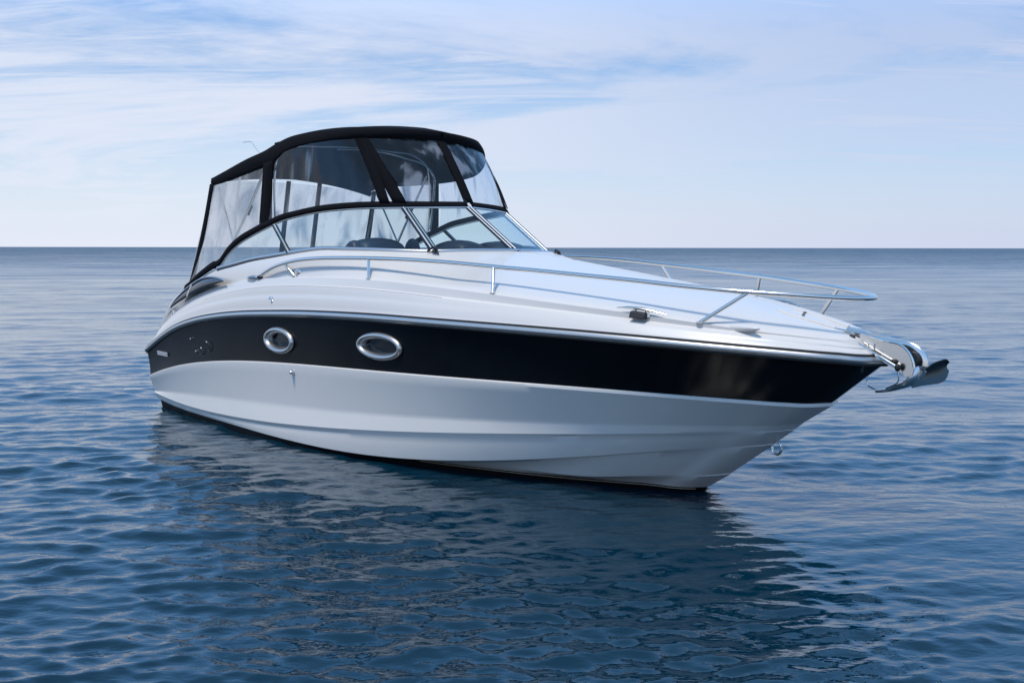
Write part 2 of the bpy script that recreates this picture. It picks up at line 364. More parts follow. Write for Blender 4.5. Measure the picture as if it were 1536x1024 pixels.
# helm wheel
ph = np.linspace(0, 2*math.pi, 28, endpoint=False); c = np.array([3.92,-.78,1.84])
ux = np.array([0,1,0.]); uz = np.array([.35,0,.94])
wheel = MB().tube([c+.18*(math.cos(a)*ux+math.sin(a)*uz) for a in ph], .016, 8, closed=True)
for a in (math.pi/2+math.pi, R(30), R(150)): wheel.tube([c, c+.18*(math.cos(a)*ux+math.sin(a)*uz)], .011, 6)
wheel.ellipsoid(c, (.03,.05,.05)); wheel.build('steering_wheel', M_trim, B)
def seat(x, y, w=.24, top=2.02):
    t = MB().box((x,y,1.22), (.24,w,.09)).build('seat_cushion', M_seat, B, bevel=.05)
    MB().box((x-.24,y,(top+1.3)/2), (.06,w,(top-1.3)/2)).build('seat_backrest', M_seat, t, bevel=.05)
    MB().tube([(x,y,.62),(x,y,1.14)], .05).build('seat_pedestal', M_alu, t)
seat(3.1,-.66, .25, 1.78); seat(3.1,.62, .25, 1.78)
s_ = MB().box((.75,0,1.0), (.3,1.0,.12)).build('stern_bench', M_seat, B, bevel=.05)
MB().box((.42,0,1.2), (.07,1.0,.2)).build('bench_backrest', M_seat, s_, bevel=.05)

# ------------------------------------------------------------------ windshield
WST = [(1.76,1.234,1.745),(1.851,1.229,1.768),(1.92,1.223,1.815),(2.018,1.216,1.894),(2.265,1.200,2.027),(2.576,1.178,2.134),(2.915,1.157,2.228),(3.004,1.150,2.253),(3.402,1.125,2.316),(3.765,1.091,2.353),(4.022,1.039,2.369),(4.222,.964,2.378),(4.385,.875,2.382),(4.50,.768,2.384),(4.575,.67,2.386),(4.66,.51,2.389),(4.745,.27,2.393),(4.80,0,2.398)]
# matched stations: aft tip, vent top, post, ..., post A, centre
base_keys = path(WSB, 500); top_keys = path(WST, 500)
def at(curve, x=None, y=None):
    k = np.argmin(abs(curve[:,0]-x)) if x is not None else np.argmin(abs(curve[:,1]-y)); return k
kb = [0, at(base_keys, x=3.355), at(base_keys, y=.76), 499]
kt = [8, at(top_keys, x=2.95), at(top_keys, y=.672), 499]
def panel(i, n=24, lo=0., hi=1.):
    b = base_keys[np.linspace(kb[i], kb[i+1], n).astype(int)]; t = top_keys[np.linspace(kt[i], kt[i+1], n).astype(int)]
    g = []
    for s in np.linspace(0, 1, 7):
        r = b*(1-s)+t*s; r = r.copy(); r[:,1] += .02*4*s*(1-s) if i == 1 else 0; g.append(r)
    return np.array(g)
HEEL = 0.0
def sgn(g, s):
    g = np.array(g, float).copy(); g[...,1] *= s
    if s > 0: g[...,2] -= HEEL*g[...,1]
    return g
HEEL = .03
for s in (-1, 1):
    for i in (0, 1): MB().grid(sgn(panel(i), s)).build('windshield_pane', M_glass, B, smooth=60)
for s in (-1, 1): MB().grid(sgn(panel(2), s)).build('windshield_pane', M_glass, B, smooth=60)
bb = base_keys[::10]; tt = top_keys[8:][::10]
fr = MB(); 
basefull = np.vstack([sgn(bb, -1), sgn(bb, 1)[::-1]]); topfull = np.vstack([sgn(tt, -1), sgn(tt, 1)[::-1]])
basefull[:,2] += .006
fr.tube(basefull, .021, 10, flat=1.0)
frame = fr.build('windshield_frame', M_alu, B, smooth=60)
MB().tube(topfull, .011, 8).build('top_rail', M_steel, frame, smooth=60)
bl = basefull.copy(); bl[:,2] -= .026; bl[:, :2] *= 1.0
MB().tube(offs(bl, .008), .008, 6).build('base_gasket', M_trim, frame)
def post(i, s, r=.016, dx=0., dual=False):
    b = sgn(base_keys[kb[i]], s); t = sgn(top_keys[kt[i]], s)
    d = np.array([0, 0, 0]) if not dual else np.array([0, -s*.045, 0])
    p = MB(); n = 6; p.tube([b*(1-u)+t*u for u in np.linspace(0, 1, n)], r, 8)
    if dual: p.tube([b*(1-u)+t*u+d for u in np.linspace(0, 1, n)], r*.8, 8)
    o = p.build('windshield_post', M_post, frame, smooth=60)
    g = MB()
    for e in ((d*0+np.array([0, s*.026, 0])), (d/2 if dual else np.array([0,-s*.024,0])), (d+np.array([0,-s*.02,0]) if dual else np.array([0,-s*.03,0]))):
        g.tube([b*(1-u)+t*u+e+np.array([0,0,-.004]) for u in np.linspace(.02, .99, n)], .008 if dual else .006, 6)
    g.build('post_gasket', M_trim, o)
for s in (-1, 1): post(1, s, .017); post(2, s, .014, dual=True)
kb[2] = 499; kt[2] = 499; post(2, 1, .014, dual=True); kb[2] = at(base_keys, y=.76)
# inner sill gasket of the centre pane
g = MB(); a, b2 = base_keys[kb[2]], base_keys[kb[2]]*[1,-1,1]
g.tube([(5.17,-.72,1.985),(5.28,-.56,1.990),(5.40,-.30,1.993),(5.475,-.04,1.993)], .006, 6).tube([(5.475,.04,1.99),(5.40,.30,1.98),(5.17,.72,1.965)], .006, 6); g.build('pane_gasket', M_trim, frame)
# small black hinge brackets / wiper heads
for s in (-1, 1):
    p0 = np.array([5.17, s*.80, 1.965-.015*(s+1)])
    o = MB().tube([p0+(-.02,-.03*s*-1,.0), p0+(.03,0,.04), p0+(.07,.01,.02), p0+(.10,.0,-.02)], .011, 8)
    o.tube([p0+(.02,.04,-.01), p0+(.05,.03,.03), p0+(.08,-.02,.02)], .009, 8); o.ellipsoid(p0+(.05,0,.0), (.03,.03,.018))
    o.build('wiper_bracket', M_trim, B)

# ------------------------------------------------------------------ canvas top
LT = path([(1.50,1.10,2.79),(1.76,1.10,2.845),(2.33,1.10,2.965),(2.66,1.08,3.03),(2.86,1.07,3.085),(3.1,1.04,3.145),(3.35,1.00,3.172),(3.6,.965,3.182),(3.82,.90,3.187),(4.02,.78,3.190),(4.18,.58,3.190),(4.29,.3,3.186),(4.34,0,3.182)], 90)
LBn = path([(1.53,1.12,2.70),(1.9,1.12,2.737),(2.44,1.115,2.815),(2.72,1.11,2.855),(2.87,1.11,2.88),(3.07,1.10,2.982),(3.30,1.065,3.032),(3.60,1.02,3.060),(3.84,.94,3.073),(4.03,.80,3.082),(4.18,.60,3.090),(4.28,.3,3.090),(4.32,0,3.087)], 90)
LBf = path([(1.53,1.12,2.84),(1.9,1.12,2.84),(2.5,1.115,2.83),(3.0,1.105,2.835),(3.4,1.08,2.855),(3.67,1.04,2.89),(3.88,.96,2.95),(4.05,.84,3.01),(4.17,.66,3.055),(4.25,.42,3.08),(4.30,.2,3.087),(4.32,0,3.087)], 90)
HEEL = .07
rows = []
for i, p in enumerate(LT):
    cr = np.interp(p[0], [1.5,1.8,2.2,2.6,3.0,3.6,4.0,4.33], [.09,.13,.15,.15,.125,.09,.045,.0]); r_ = []
    for v in np.linspace(-1, 1, 25):
        sag = -.012*math.sin(p[0]*9)*(1-v*v)
        r_.append((p[0], p[1]*v, p[2]+cr*(1-abs(v)**2.4)+sag-max(v, 0)*p[1]*.07))
    rows.append(r_)
roof = MB().grid(rows).build('canvas_top', M_canvas, B, smooth=70, solid=.006)
def valence(LB, s):
    g = []
    for t in np.linspace(0, 1, 7):
        q = LT*(1-t)+LB*t; q = q.copy(); q[:,1] += .018*math.sin(math.pi*t); q[:,0] += .015*math.sin(math.pi*t)*np.clip((q[:,0]-3.3)/.3,0,1); g.append(sgn(q, s))
    return MB().grid(g).build('canvas_valence', M_canvas, roof, smooth=70, solid=.006)
valence(LBn, -1); valence(LBf, 1)
MB().tube([(1.5,1.10*v,2.79+.09*(1-abs(v)**2.4)-.03-max(v,0)*.077) for v in np.linspace(-1,1,25)], .035, 10).build('canvas_hem', M_canvas, roof)
mid = [(2.86, 1.07*v, 3.085+.135*(1-abs(v)**2.4)+.008-max(v,0)*.075) for v in np.linspace(-1,1,31)]
MB().tube(mid, .02, 8, flat=.5).build('canvas_seam', M_canvas, roof)

HEEL = .03
# windshield top band and lower edge band down the coaming
tb = path(WST, 200); tb = tb[2:]
band_lo = np.vstack([path([(.92,1.185,1.48),(1.08,1.195,1.53),(1.27,1.205,1.605),(1.58,1.228,1.70),(1.76,1.236,1.755)], 30)[:-1], tb[tb[:,0] > 1.80][::3]])
def bandw(p): return np.interp(p[0], [.9,1.6,2.0,2.6,3.3,4.3,4.8], [.06,.085,.085,.075,.062,.058,.052])
g = [[], [], []]
for p in band_lo:
    for k, t in enumerate((0, .5, 1)):
        g[k].append((p[0]-.04*t*np.clip((p[0]-3.6)/.6,0,1), p[1]+.010+.006*math.sin(math.pi*t)-.012*t, p[2]+.004+bandw(p)*t))
for s in (-1, 1): MB().grid(sgn(g, s)).build('canvas_border', M_canvas, B, smooth=70, solid=.012)
band_hi = np.array(g[2]); 
# clear vinyl windows, ruled between valence and border
def ruled(top, bot, n, ns=14, bow=.0, s=1, wob=.0):
    T = path(top, n) if len(top) != n else np.array(top); Bt = path(bot, n) if len(bot) != n else np.array(bot)
    g = []
    for t in np.linspace(0, 1, ns):
        q = T*(1-t)+Bt*t
        for j in range(n):
            q[j, 0] += (bow+wob*math.sin(j*.9+3*t)*math.sin(math.pi*j/(n-1)))*math.sin(math.pi*t); q[j,1] += wob*.7*math.sin(j*1.3+4*t)*math.sin(math.pi*t)
        g.append(q)
    return sgn(np.array(g), s)
def cut(curve, x0=None, x1=None, y0=None, y1=None):
    c = curve
    if x0 is not None: c = c[(c[:,0] >= x0) & (c[:,0] <= x1)]
    if y0 is not None: c = c[(c[:,1] <= y0) & (c[:,1] >= y1)]
    return c
hi_side = cut(band_hi, 1.0, 2.72); hi_wrap = band_hi[(band_hi[:,0] >= 2.83) & (band_hi[:,1] >= .66)]; hi_mid = band_hi[band_hi[:,1] <= .66]
for s, LB in ((-1, LBn), (1, LBf)):
    top = cut(LB, 1.5, 2.72); MB().grid(ruled(top, hi_side, 26, s=s, wob=.008)).build('vinyl_window', M_vinyl_aft, B, smooth=70)
    top = LB[(LB[:,0] >= 2.87) & (LB[:,1] >= .78)]; MB().grid(ruled(top, hi_wrap, 36, s=s, bow=.03, wob=.008)).build('vinyl_window', M_vinyl, B, smooth=70)
for s, LB in ((-1, LBn), (1, LBf)): MB().grid(ruled(LB[LB[:,1] <= .78], hi_mid, 25, s=s, bow=.03, wob=.006 if s > 0 else .0)).build('vinyl_window', M_vinyl, B, smooth=70)
# aft curtain with two zip strips
at_ = [(1.52, 1.10*v, 2.70+.07*(1-abs(v)**2.4)) for v in np.linspace(-1,1,21)]; ab_ = [(1.0, 1.18*v, 1.50) for v in np.linspace(-1,1,21)]
MB().grid(ruled(at_, ab_, 21, wob=.01)).build('vinyl_window', M_vinyl_aft, B, smooth=70)
def strip(a0, a1, b0, b1, bow=.03, ns=14, off=.007, mt=None, pinch=0., name='canvas_strip', s=1):
    """black strap between a (top) and b (bottom); 0/1 are its two edges"""
    a0, a1, b0, b1 = [np.array(q, float) for q in (a0, a1, b0, b1)]; g = []
    for t in np.linspace(0, 1, ns):
        sn = math.sin(math.pi*t)
        p = a0*(1-t)+b0*t+np.array([bow*sn, 0, 0]); q = a1*(1-t)+b1*t+np.array([bow*sn, 0, 0])
        c = (a1-a0)*pinch*sn; p = p+c; q = q+c
        m_ = (p+q)/2; g.append([p, m_, q])
    n = np.cross(np.array(g[0][2])-g[0][0], np.array(g[-1][1])-g[0][1]); n /= np.linalg.norm(n)
    if n[0] < 0 and abs(n[0]) > .3 or (abs(n[0]) <= .3 and n[1]*s < 0): n = -n
    g = np.array(g)+n*off
    return MB().grid(g).build(name, mt or M_canvas, B, smooth=70, solid=.008)
for s in (-1, 1):
    zt = 2.87 if s < 0 else 2.80
    strip((2.70,s*1.115,zt+.02),(2.885,s*1.112,zt+.04),(2.66,s*1.165,2.17),(2.86,s*1.125,2.25), 0, s=s)
    strip((3.95,s*.83,3.12-(s+1)*.03),(4.03,s*.745,3.13-(s+1)*.03),(4.41,s*.835,2.43-(s+1)*.01),(4.48,s*.765,2.43-(s+1)*.01), .035, pinch=-.10, s=s, off=.012)
    strip((3.96,s*.82,3.12-(s+1)*.03),(4.035,s*.735,3.13-(s+1)*.03),(4.49,s*.735,2.43-(s+1)*.01),(4.575,s*.63,2.43-(s+1)*.01), .035, pinch=-.12, s=s, off=.016)
    strip((1.50,s*1.125,2.72),(1.585,s*1.125,2.72),(.98,s*1.185,1.475),(1.13,s*1.19,1.535), .045, s=s)
strip((4.30,-.05,3.10),(4.31,.045,3.09),(4.735,-.045,2.44),(4.76,.055,2.44), .035, pinch=-.15, off=.014)
for y0 in (-.10, .34):
    strip((1.50,y0-.03,2.80),(1.50,y0+.03,2.80),(.99,y0-.01+.1,1.5),(.99,y0+.06+.1,1.5), 0, off=.01)

# stainless support tubes
for s in (-1, 1):
    MB().tube(path([(1.64,s*1.10,2.68),(1.84,s*1.12,2.37),(2.03,s*1.14,2.06)], 8), .012, 8).build('frame_tube', M_steel, roof)
    MB().tube(path([(2.70,s*1.09,2.86),(2.32,s*1.11,2.40),(1.92,s*1.15,1.93)], 8), .015, 8).build('frame_tube', M_steel, roof)
    MB().tube([(2.28,s*1.09,2.36),(2.36,s*1.09,2.45)], .021, 8).build('tube_joint', M_rubber, roof)
def bow_tube(x, b, z, zs):
    p = [(x-.02,-b,zs),(x,-b,z-.25),(x,-b*.97,z-.10),(x,-b*.85,z-.01),(x,-b*.4,z+.05),(x,0,z+.06)]; p += [(q[0],-q[1],q[2]) for q in p[:-1]][::-1]
    MB().tube(path(p, 60), .012, 8).build('frame_tube', M_steel, roof)
bow_tube(2.80, 1.04, 3.06, 2.2); 
p = [(3.35,.62,2.20),(3.45,.60,2.62),(3.50,.56,2.78),(3.55,.42,2.89),(3.6,.1,2.96),(3.6,-.4,3.02),(3.5,-.72,3.02)]
MB().tube(path(p, 40), .012, 8).build('frame_tube', M_steel, roof)
# antenna
MB().tube([(2.0,-.70,2.99),(1.86,-.74,3.13),(1.80,-.76,3.205)], .0035, 6).tube([(1.80,-.76,3.205),(1.72,-.78,3.21),(1.66,-.79,3.205)], .003, 6).build('antenna', M_alu, B)

# ------------------------------------------------------------------ bow rail
RX = [2.79,2.966,3.108,3.259,3.418,3.731,4.1,4.5,4.88,5.462,5.779,6.402,6.777,7.224,7.699,8.137,8.569,8.83,9.05,9.14,9.185,9.20]
RZ = [1.665,1.690,1.738,1.787,1.823,1.869,1.892,1.899,1.899,1.888,1.875,1.838,1.816,1.785,1.752,1.716,1.685,1.669,1.653,1.647,1.646,1.646]
RB = [1.355,1.364,1.366,1.367,1.367,1.363,1.352,1.330,1.302,1.231,1.183,1.08,1.015,.933,.841,.747,.600,.445,.270,.165,.08,0]
rz = spl(RX, RZ); rb = spl(RX[:-1], RB[:-1])
near = np.stack([RX, [-b for b in RB], RZ], 1)
full_r = np.vstack([near, sgn(near, -1)[::-1][1:]])
rp = path(full_r, 260)
rail = MB().tube(rp, .019, 12).build('bow_rail', M_steel, B, smooth=60)
def rail_at(x, s): return np.array([x, s*float(rb(x)), float(rz(x))])
def deck_pt(x, s, inb=0.0): return np.array([x, s*(float(bG3(x))-inb), float(zG3(x))])
def stan(top, bot):
    o = MB().tube([bot, top], .015, 10).build('stanchion', M_steel, rail, smooth=60)
    d = (top-bot)/np.linalg.norm(top-bot)
    MB().tube([bot-(0,0,.004), bot+(0,0,.008)], .026, 14).build('stanchion_base', M_steel, o, smooth=30)
stan(rail_at(4.88,-1), deck_pt(4.94,-1,.03)+(0,0,.008)); stan(rail_at(4.88,1), deck_pt(4.94,1,.03))
stan(rail_at(6.37,-1), deck_pt(6.50,-1,.03)+(0,0,.005)); stan(rail_at(6.37,1), deck_pt(6.45,1,.05))
stan(rail_at(8.58,-1), deck_pt(8.29,-1,.0)+(0,0,.004)); stan(rail_at(8.58,1), deck_pt(8.32,1,.0)+(0,0,.004))
stan(rail_at(7.66,1), deck_pt(7.50,1,.0)+(0,0,.01))
for s in (-1, 1):   # aft foot and short brace of the rail
    a = rail_at(3.50, s); b_ = np.array([3.64, s*1.335, 1.715])
    stan(a, b_)
    MB().ellipsoid((3.70, s*1.325, 1.752), (.06,.02,.04)).tube([(3.70,s*1.33,1.755),(3.70,s*1.36,1.755)], .018, 8).build('rail_socket', M_steel, rail)
    # oval lamp in front of the rail's foot
    o = MB().ellipsoid((2.85, s*1.335, 1.672), (.165,.05,.032), 24, 12).build('navigation_lamp', M_steel, B)
    MB().ellipsoid((2.87, s*1.340, 1.679), (.135,.052,.026), 24, 12).build('lamp_lens', M_light, o)
    MB().ellipsoid((3.00, s*1.360, 1.690), (.035,.03,.025)).build('rail_boot', M_rubber, rail)

# ------------------------------------------------------------------ hull fittings
def ring(x, z, rx, rz_, name='porthole', tilt=0, thick=.022):
    p, tx, tz, n = side_frame(x, z)
    c_, s_ = math.cos(tilt), math.sin(tilt); a = tx*c_+tz*s_; b = -tx*s_+tz*c_
    P = [p+rx*math.cos(q)*a+rz_*math.sin(q)*b+n*.004 for q in np.linspace(0, 2*math.pi, 48, endpoint=False)]
    g = []
    for k, (dr, dn) in enumerate([(.034,-.004),(.034,.010),(.022,.028),(.006,.032),(-.008,.026),(-.020,.006),(-.030,-.05),(-.034,-.085)]):
        g.append([p+(rx+dr)*math.cos(q)*a+(rz_+dr)*math.sin(q)*b+n*dn for q in np.linspace(0, 2*math.pi, 49)])
    o = MB().grid(g).build(name, M_rub, B, smooth=50)
    gl = MB(); gl.poly([p+(rx-.028)*math.cos(q)*a+(rz_-.028)*math.sin(q)*b-n*.045 for q in np.linspace(0, 2*math.pi, 48, endpoint=False)])
    gl.build('porthole_glass', M_smoke, o)
    return p, a, b, n
for h_ in HOLES: ring(*h_)
p, a, b, n = side_frame(.56, .71)
v = MB()
for k in (-1, 0, 1): v.prism([p-a*.17+b*(.018*k-.006)+n*.002, p+a*.17+b*(.018*k-.006)+n*.002, p+a*.17+b*(.018*k+.006)+n*.002, p-a*.17+b*(.018*k+.006)+n*.002], n*.012)
v.build('hull_vent', M_vent, B, bevel=.003)
def knob(x, z, r, d=.02, name='drain_fitting', m=M_steel):
    p, a, b, n = side_frame(x, z); o = MB().tube([p-n*.005, p+n*d*.5, p+n*d], [r, r, r*.5], 12); return o.build(name, m, B, smooth=40)
knob(1.49,.952,.013, .012); knob(1.93,.944,.010, .012); knob(1.615,.818,.013, .012); knob(1.767,.865,.010, .012); knob(3.845,.775,.028, .05)
def arc(c, r, a0, a1):
    p, a, b, n = side_frame(*c); MB().tube([p+r[0]*math.cos(q)*a+r[1]*math.sin(q)*b+n*.008 for q in np.linspace(R(a0), R(a1), 12)], .0045, 8).build('hose_guard', M_trim, B)
arc((1.93,.895),(.09,.06),-80,70); arc((1.70,.835),(.13,.045),-80,30)
# deck side fuel/courtesy fitting
p = np.array([3.43,-1.462,1.475])
MB().ellipsoid(p, (.035,.02,.028)).ellipsoid(p+(-.05,.0,.01), (.03,.015,.02)).ellipsoid(p+(.01,-.015,-.02),(.02,.015,.015)).build('filler_cap', M_steel, B)
# cleats
def cleat(x, s, name='cleat'):
    c = deck_pt(x, s, .0)+(0,0,.018)
    t = np.array([1, s*float(bG3(x+.1)-bG3(x-.1))/.2, float(zG3(x+.1)-zG3(x-.1))/.2]); t /= np.linalg.norm(t)
    o = MB().tube([c-t*.20+(0,0,.010), c-t*.10+(0,0,.024), c+(0,0,.028), c+t*.10+(0,0,.024), c+t*.20+(0,0,.010)], [.006,.018,.022,.018,.006], 10, flat=.6).build(name, M_steel, B)
    for e in (-1, 1): MB().tube([c+t*.055*e-(0,0,.03), c+t*.05*e+(0,0,.02)], .018, 8).build('cleat_foot', M_steel, o)
    return c, t
for s in (-1, 1):
    c, t = cleat(7.86, s)
    o = np.array([0, s*1.0, 0]); k = c+o*.04-(0,0,.01)
    MB().prism([k-t*.062+(0,0,.016), k+t*.062+(0,0,.016), k+t*.062-(0,0,.035)+o*.02, k-t*.062-(0,0,.035)+o*.02], -o*.05).build('fairlead', M_rubber, B, bevel=.008)
c, t = cleat(.62, -1); cleat(.62, 1)
# low hatch vents at the bow deck
for s in (-1, 1):
    if s > 0: continue
    c = deck_pt(8.56, s, .01)+(0,0,.008)
    MB().ellipsoid(c, (.16,.035,.026), 20, 10).build('deck_vent', M_deck, B)
# side engine air intake near the stern
def dsurf(x, t):   # between G2-crease (t=0) and coaming (t=1)
    a = np.array([x, -float(bG2(x)), float(zG2(x))]); b = inner(x); b[0] = x; return a*(1-t)+b*t
for s in (-1, 1):
    xs_ = np.linspace(.72, 2.28, 24)
    lo = [dsurf(q, .28) for q in xs_]; hi = [dsurf(q, .28+.55*math.sin(math.pi*((q-.72)/1.56)**.72)**.8*.85) for q in xs_]
    lo = np.array(lo)+(0,-.018,.006); hi = np.array(hi)+(0,-.018,.006)
    o = MB().grid(sgn([lo, (lo+hi)/2+(0,-.006,0), hi], -s)).build('air_intake', M_smoke, B, smooth=60, solid=.01)
    MB().tube(sgn(hi+(0,-.006,.0), -s), .011, 8).build('intake_trim', M_alu, o)
    MB().tube(sgn(np.array([lo[8], hi[8]])+(0,-.01,0), -s), .008, 6).build('intake_divider', M_deck, o)

# bow eye under the stem
P_ = [(8.40,0,.47),(8.412,0,.425),(8.455,0,.415),(8.485,0,.45),(8.475,0,.495),(8.45,0,.51)]
MB().tube(path(P_, 20), .011, 8).build('bow_eye', M_steel, B)
# ------------------------------------------------------------------ bow roller, latch rod, wire
prof = [(8.986,1.416),(9.093,1.405),(9.199,1.392),(9.352,1.357),(9.489,1.333),(9.543,1.290),(9.580,1.222),(9.589,1.180),(9.578,1.130),(9.526,1.112),(9.455,1.162),(9.374,1.197),(9.228,1.271),(9.138,1.327),(9.068,1.361)]
roller = None
mb = MB()
for y in (-.085, .077): mb.prism([(q[0], y, q[1]) for q in prof], (0,.008,0))
mb.prism([(9.0,-.078,1.352),(9.33,-.078,1.26),(9.33,.078,1.26),(9.0,.078,1.352)], (0,0,.006))
roller = mb.build('bow_roller', M_steel, B, bevel=.002)
for y in (-.085,.085): MB().tube(path([(q[0], y, q[1]) for q in prof[:8]], 30), .009, 8).build('roller_flange', M_steel, roller)
MB().tube([(9.545,-.072,1.235),(9.545,.072,1.235)], .058, 20).build('roller_wheel', M_rubber, roller, smooth=40)
MB().tube([(9.14,-.12,1.345),(9.483,-.12,1.18)], .010, 8).build('latch_rod', M_steel, roller)
k = MB().ellipsoid((9.485,-.12,1.180),(.020,.02,.028)).ellipsoid((9.44,-.10,1.215),(.025,.015,.018)); k.build('latch_knob', M_rubber, roller)
MB().ellipsoid((9.25,-.10,1.285),(.022,.016,.014)).tube([(9.235,-.09,1.29),(9.24,-.09,1.325)], .006, 6).tube([(9.285,-.09,1.29),(9.285,-.09,1.33)], .007, 6).build('roller_bolt', M_steel, roller)
MB().ellipsoid((9.125,-.115,1.362),(.030,.022,.026)).ellipsoid((9.08,-.13,1.345),(.02,.012,.008)).build('hinge_block', M_rubber, roller)
MB().tube(path([(9.485,-.12,1.16),(9.49,-.11,1.09),(9.40,-.08,1.03),(9.33,-.03,1.005),(9.24,0,1.0),(9.19,0,1.03),(9.19,0,1.06)], 30), .0045, 6).build('safety_wire', M_steel, B)
# anchor locker lid and windlass fittings on the foredeck
def dk(x, y):     # approximate foredeck height
    b = float(bG3(min(x+.02,9.2))); t = min(abs(y)/max(b,.05), 1); return float(zc(min(x,9.15)))*(1-t)+float(zG3(min(x,9.2)))*t+.03*4*t*(1-t)*min(b/.5,1)
for s in (-1, 1):
    P_ = [(8.50,s*.10),(8.62,s*.13),(8.74,s*.13),(8.85,s*.11),(8.98,s*.09)]
    MB().tube([(x, y, dk(x, y)+.006) for x, y in P_], .010, 8).build('locker_edge', M_deck, B)
for x, y in ((8.60,.10),(8.64,.02)):
    MB().ellipsoid((x, y, dk(x, y)+.008), (.013,.013,.006)).build('deck_fitting', M_rubber, B)

# ------------------------------------------------------------------ anchor (held by the roller)
anc = bpy.data.objects.new('anchor', None); COL.objects.link(anc)
anc.matrix_world = boat.matrix_world
anc.location = boat.location; anc.rotation_euler = boat.rotation_euler
anc['label'] = 'polished steel claw anchor hanging in the bow roller at the tip of the white boat'
anc['category'] = 'anchor'
sh = path([(9.02,0,1.40),(9.2,0,1.37),(9.40,0,1.335),(9.53,0,1.315),(9.605,0,1.25),(9.61,0,1.17),(9.575,0,1.11)], 26)
MB().tube(sh, .02, 10, flat=1.5).build('shank', M_steel, anc)
# centre claw sweeping back under the bow
g = []
C1 = path([(9.572,.0,1.19),(9.565,-.01,1.12),(9.525,-.02,1.065),(9.46,-.03,1.035),(9.38,-.04,1.008),(9.29,-.05,.990)], 24)
for i, p in enumerate(C1):
    t = i/23; w_ = .012+.05*math.sin(math.pi*min(t*1.35+.05,1))**.7*(1-t*.35)+.006; th_ = .012+.012*(1-t)
    d = C1[min(i+1,23)]-C1[max(i-1,0)]; d /= np.linalg.norm(d); nn = np.array([-d[2],0,d[0]])
    g.append([p+np.array([0,1,0])*w_*math.cos(q)+nn*th_*(math.sin(q)-.9*math.cos(q)**2) for q in np.linspace(0, 2*math.pi, 15)])
MB().grid(g).poly(g[0][:-1]).poly(g[-1][:-1]).build('fluke', M_anchor, anc, smooth=60)
# broad side blades
def blade(s):
    top = path([(9.552,-.01,1.158),(9.579,.064,1.160),(9.605,.133,1.197),(9.631,.204,1.218),(9.653,.258,1.224),(9.661,.280,1.205)], 26)
    bot = path([(9.546,-.02,1.036),(9.585,.079,1.050),(9.612,.15,1.054),(9.634,.212,1.060),(9.650,.250,1.082),(9.661,.280,1.14)], 26)
    g = []
    for t in np.linspace(0, 1, 9):
        q = top*(1-t)+bot*t; q[:,0] += -.022*math.sin(math.pi*t); q[:,1] *= s; g.append(q)
    return MB().grid(g).build('fluke', M_blade, anc, smooth=60, solid=.010, bevel=.002)
blade(1)

